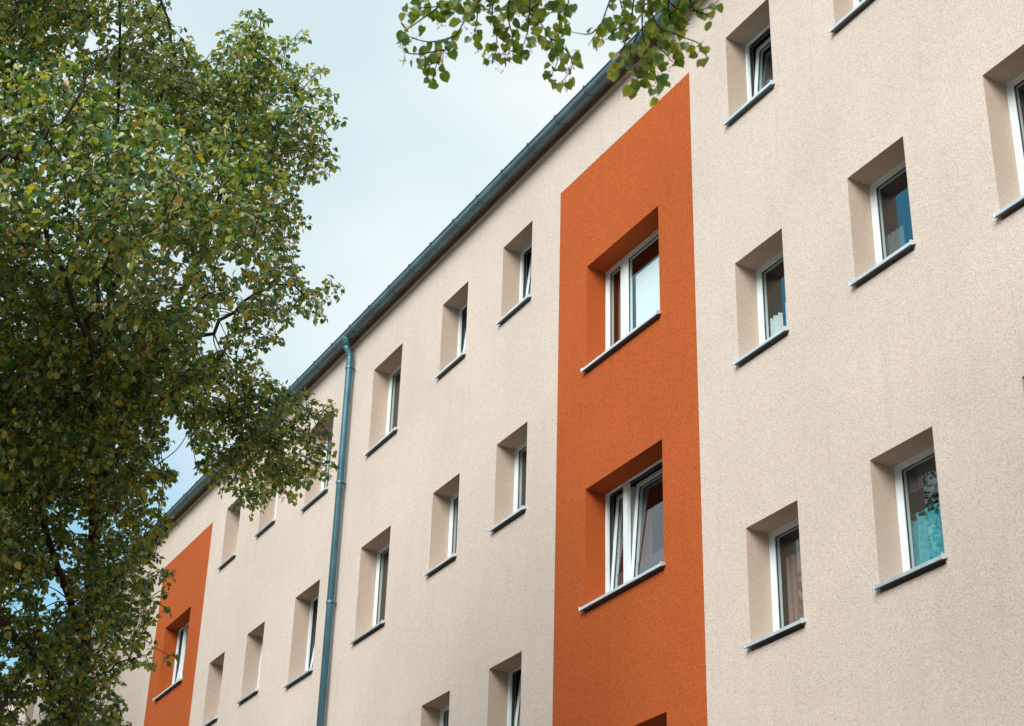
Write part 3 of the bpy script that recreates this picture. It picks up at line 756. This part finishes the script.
# --- two more lindens of the row, beside and behind the camera; the panes mirror them; the last two are added to block low sky light
for loc, rz, sc, lab in (((-30.0, -9.0), 170, 1.42, 'tall linden tree standing farther along the pavement beyond the left edge'), ((-25.0, -14.0), 20, 1.5, 'linden tree across the road mirrored in the window panes'), ((-5.5, -18.2), 200, 1.1, 'linden tree added behind the viewer to block low sky light'), ((4.5, -17.6), 310, 1.0, 'linden tree added near the right end of the block to block low sky light')):
    t = linden.copy(); col.objects.link(t); t.location = (loc[0], loc[1], GROUND); t.rotation_euler = (0, 0, R(rz)); t.scale = (sc, sc, sc); t['label'] = lab
    for ch in linden.children:
        c = ch.copy(); col.objects.link(c); c.parent = t

# ------------------------------------------------------------------ light
SUN_DIR = Vector((.52, -.72, .60)).normalized()           # towards the hazy sun, behind the camera and to the right
el = math.asin(SUN_DIR.z); az = math.atan2(SUN_DIR.x, SUN_DIR.y)
w = bpy.data.worlds.new('World'); scene.world = w; w.use_nodes = True
nt = w.node_tree; N = nt.nodes; L = nt.links.new
bg = N['Background']; bg.inputs['Strength'].default_value = .10
sky = N.new('ShaderNodeTexSky'); sky.sky_type = 'NISHITA'; sky.sun_disc = False
sky.sun_elevation = el; sky.sun_rotation = az; sky.air_density = 1.0; sky.dust_density = 2.0; sky.ozone_density = 1.5
tc = N.new('ShaderNodeTexCoord')
mp = N.new('ShaderNodeMapping'); mp.inputs['Scale'].default_value = (1, 1, 2.2); L(tc.outputs['Generated'], mp.inputs[0])
ns = N.new('ShaderNodeTexNoise'); ns.inputs['Scale'].default_value = 2.6; ns.inputs['Detail'].default_value = 5; ns.inputs['Roughness'].default_value = .45; L(mp.outputs[0], ns.inputs['Vector'])
cl = N.new('ShaderNodeMix'); cl.data_type = 'RGBA'
cl.inputs['A'].default_value = (3.25, 3.85, 3.98, 1); cl.inputs['B'].default_value = (4.8, 4.85, 4.75, 1)
r1 = N.new('ShaderNodeMapRange'); r1.inputs['From Min'].default_value = .36; r1.inputs['From Max'].default_value = .62; L(ns.outputs['Fac'], r1.inputs['Value']); L(r1.outputs[0], cl.inputs['Factor'])
# a gap in the cloud, where the blue shows, towards the far end of the street
gapv = N.new('ShaderNodeVectorMath'); gapv.operation = 'DOT_PRODUCT'
gd = (at(-40, 640, 1)-CAM).normalized(); gapv.inputs[1].default_value = gd
nrm = N.new('ShaderNodeVectorMath'); nrm.operation = 'NORMALIZE'; L(tc.outputs['Generated'], nrm.inputs[0]); L(nrm.outputs[0], gapv.inputs[0])
r2 = N.new('ShaderNodeMapRange'); r2.interpolation_type = 'SMOOTHSTEP'; r2.inputs['From Min'].default_value = math.cos(R(13)); r2.inputs['From Max'].default_value = math.cos(R(1.0))
r2.inputs['To Min'].default_value = .9; r2.inputs['To Max'].default_value = .22; L(gapv.outputs['Value'], r2.inputs['Value'])
gap2 = N.new('ShaderNodeVectorMath'); gap2.operation = 'DOT_PRODUCT'; gap2.inputs[1].default_value = Vector((-9.6, -8.9, 8.4)).normalized(); L(nrm.outputs[0], gap2.inputs[0])
r3 = N.new('ShaderNodeMapRange'); r3.interpolation_type = 'SMOOTHSTEP'; r3.inputs['From Min'].default_value = math.cos(R(10)); r3.inputs['From Max'].default_value = math.cos(R(4))
r3.inputs['To Min'].default_value = 1; r3.inputs['To Max'].default_value = .12; L(gap2.outputs['Value'], r3.inputs['Value'])
bl = N.new('ShaderNodeMix'); bl.data_type = 'RGBA'
hs = N.new('ShaderNodeVectorMath'); hs.operation = 'MULTIPLY'; hs.inputs[1].default_value = (.45, 1.0, .98); L(sky.outputs[0], hs.inputs[0])
L(r2.outputs[0], bl.inputs['Factor']); L(hs.outputs[0], bl.inputs['A']); L(cl.outputs['Result'], bl.inputs['B'])
bb = N.new('ShaderNodeMix'); bb.data_type = 'RGBA'; bb.inputs['A'].default_value = (.9, 4.2, 6.6, 1)
L(r3.outputs[0], bb.inputs['Factor']); L(bl.outputs['Result'], bb.inputs['B']); L(bb.outputs['Result'], bg.inputs['Color'])

sd = bpy.data.lights.new('sun', 'SUN'); sd.energy = 2.0; sd.angle = R(38); sd.color = (1, .95, .88)
so = bpy.data.objects.new('sun', sd); col.objects.link(so); so.location = (10, -20, 30)
so.rotation_euler = (-SUN_DIR).to_track_quat('-Z', 'Y').to_euler()

scene.view_settings.view_transform = 'Standard'; scene.view_settings.look = 'None'
scene.view_settings.gamma = 1; scene.view_settings.use_curve_mapping = False
scene.view_settings.exposure = 1.2
scene.render.engine = 'CYCLES'
scene.cycles.max_bounces = 8; scene.cycles.transparent_max_bounces = 12
scene.cycles.use_denoising = True
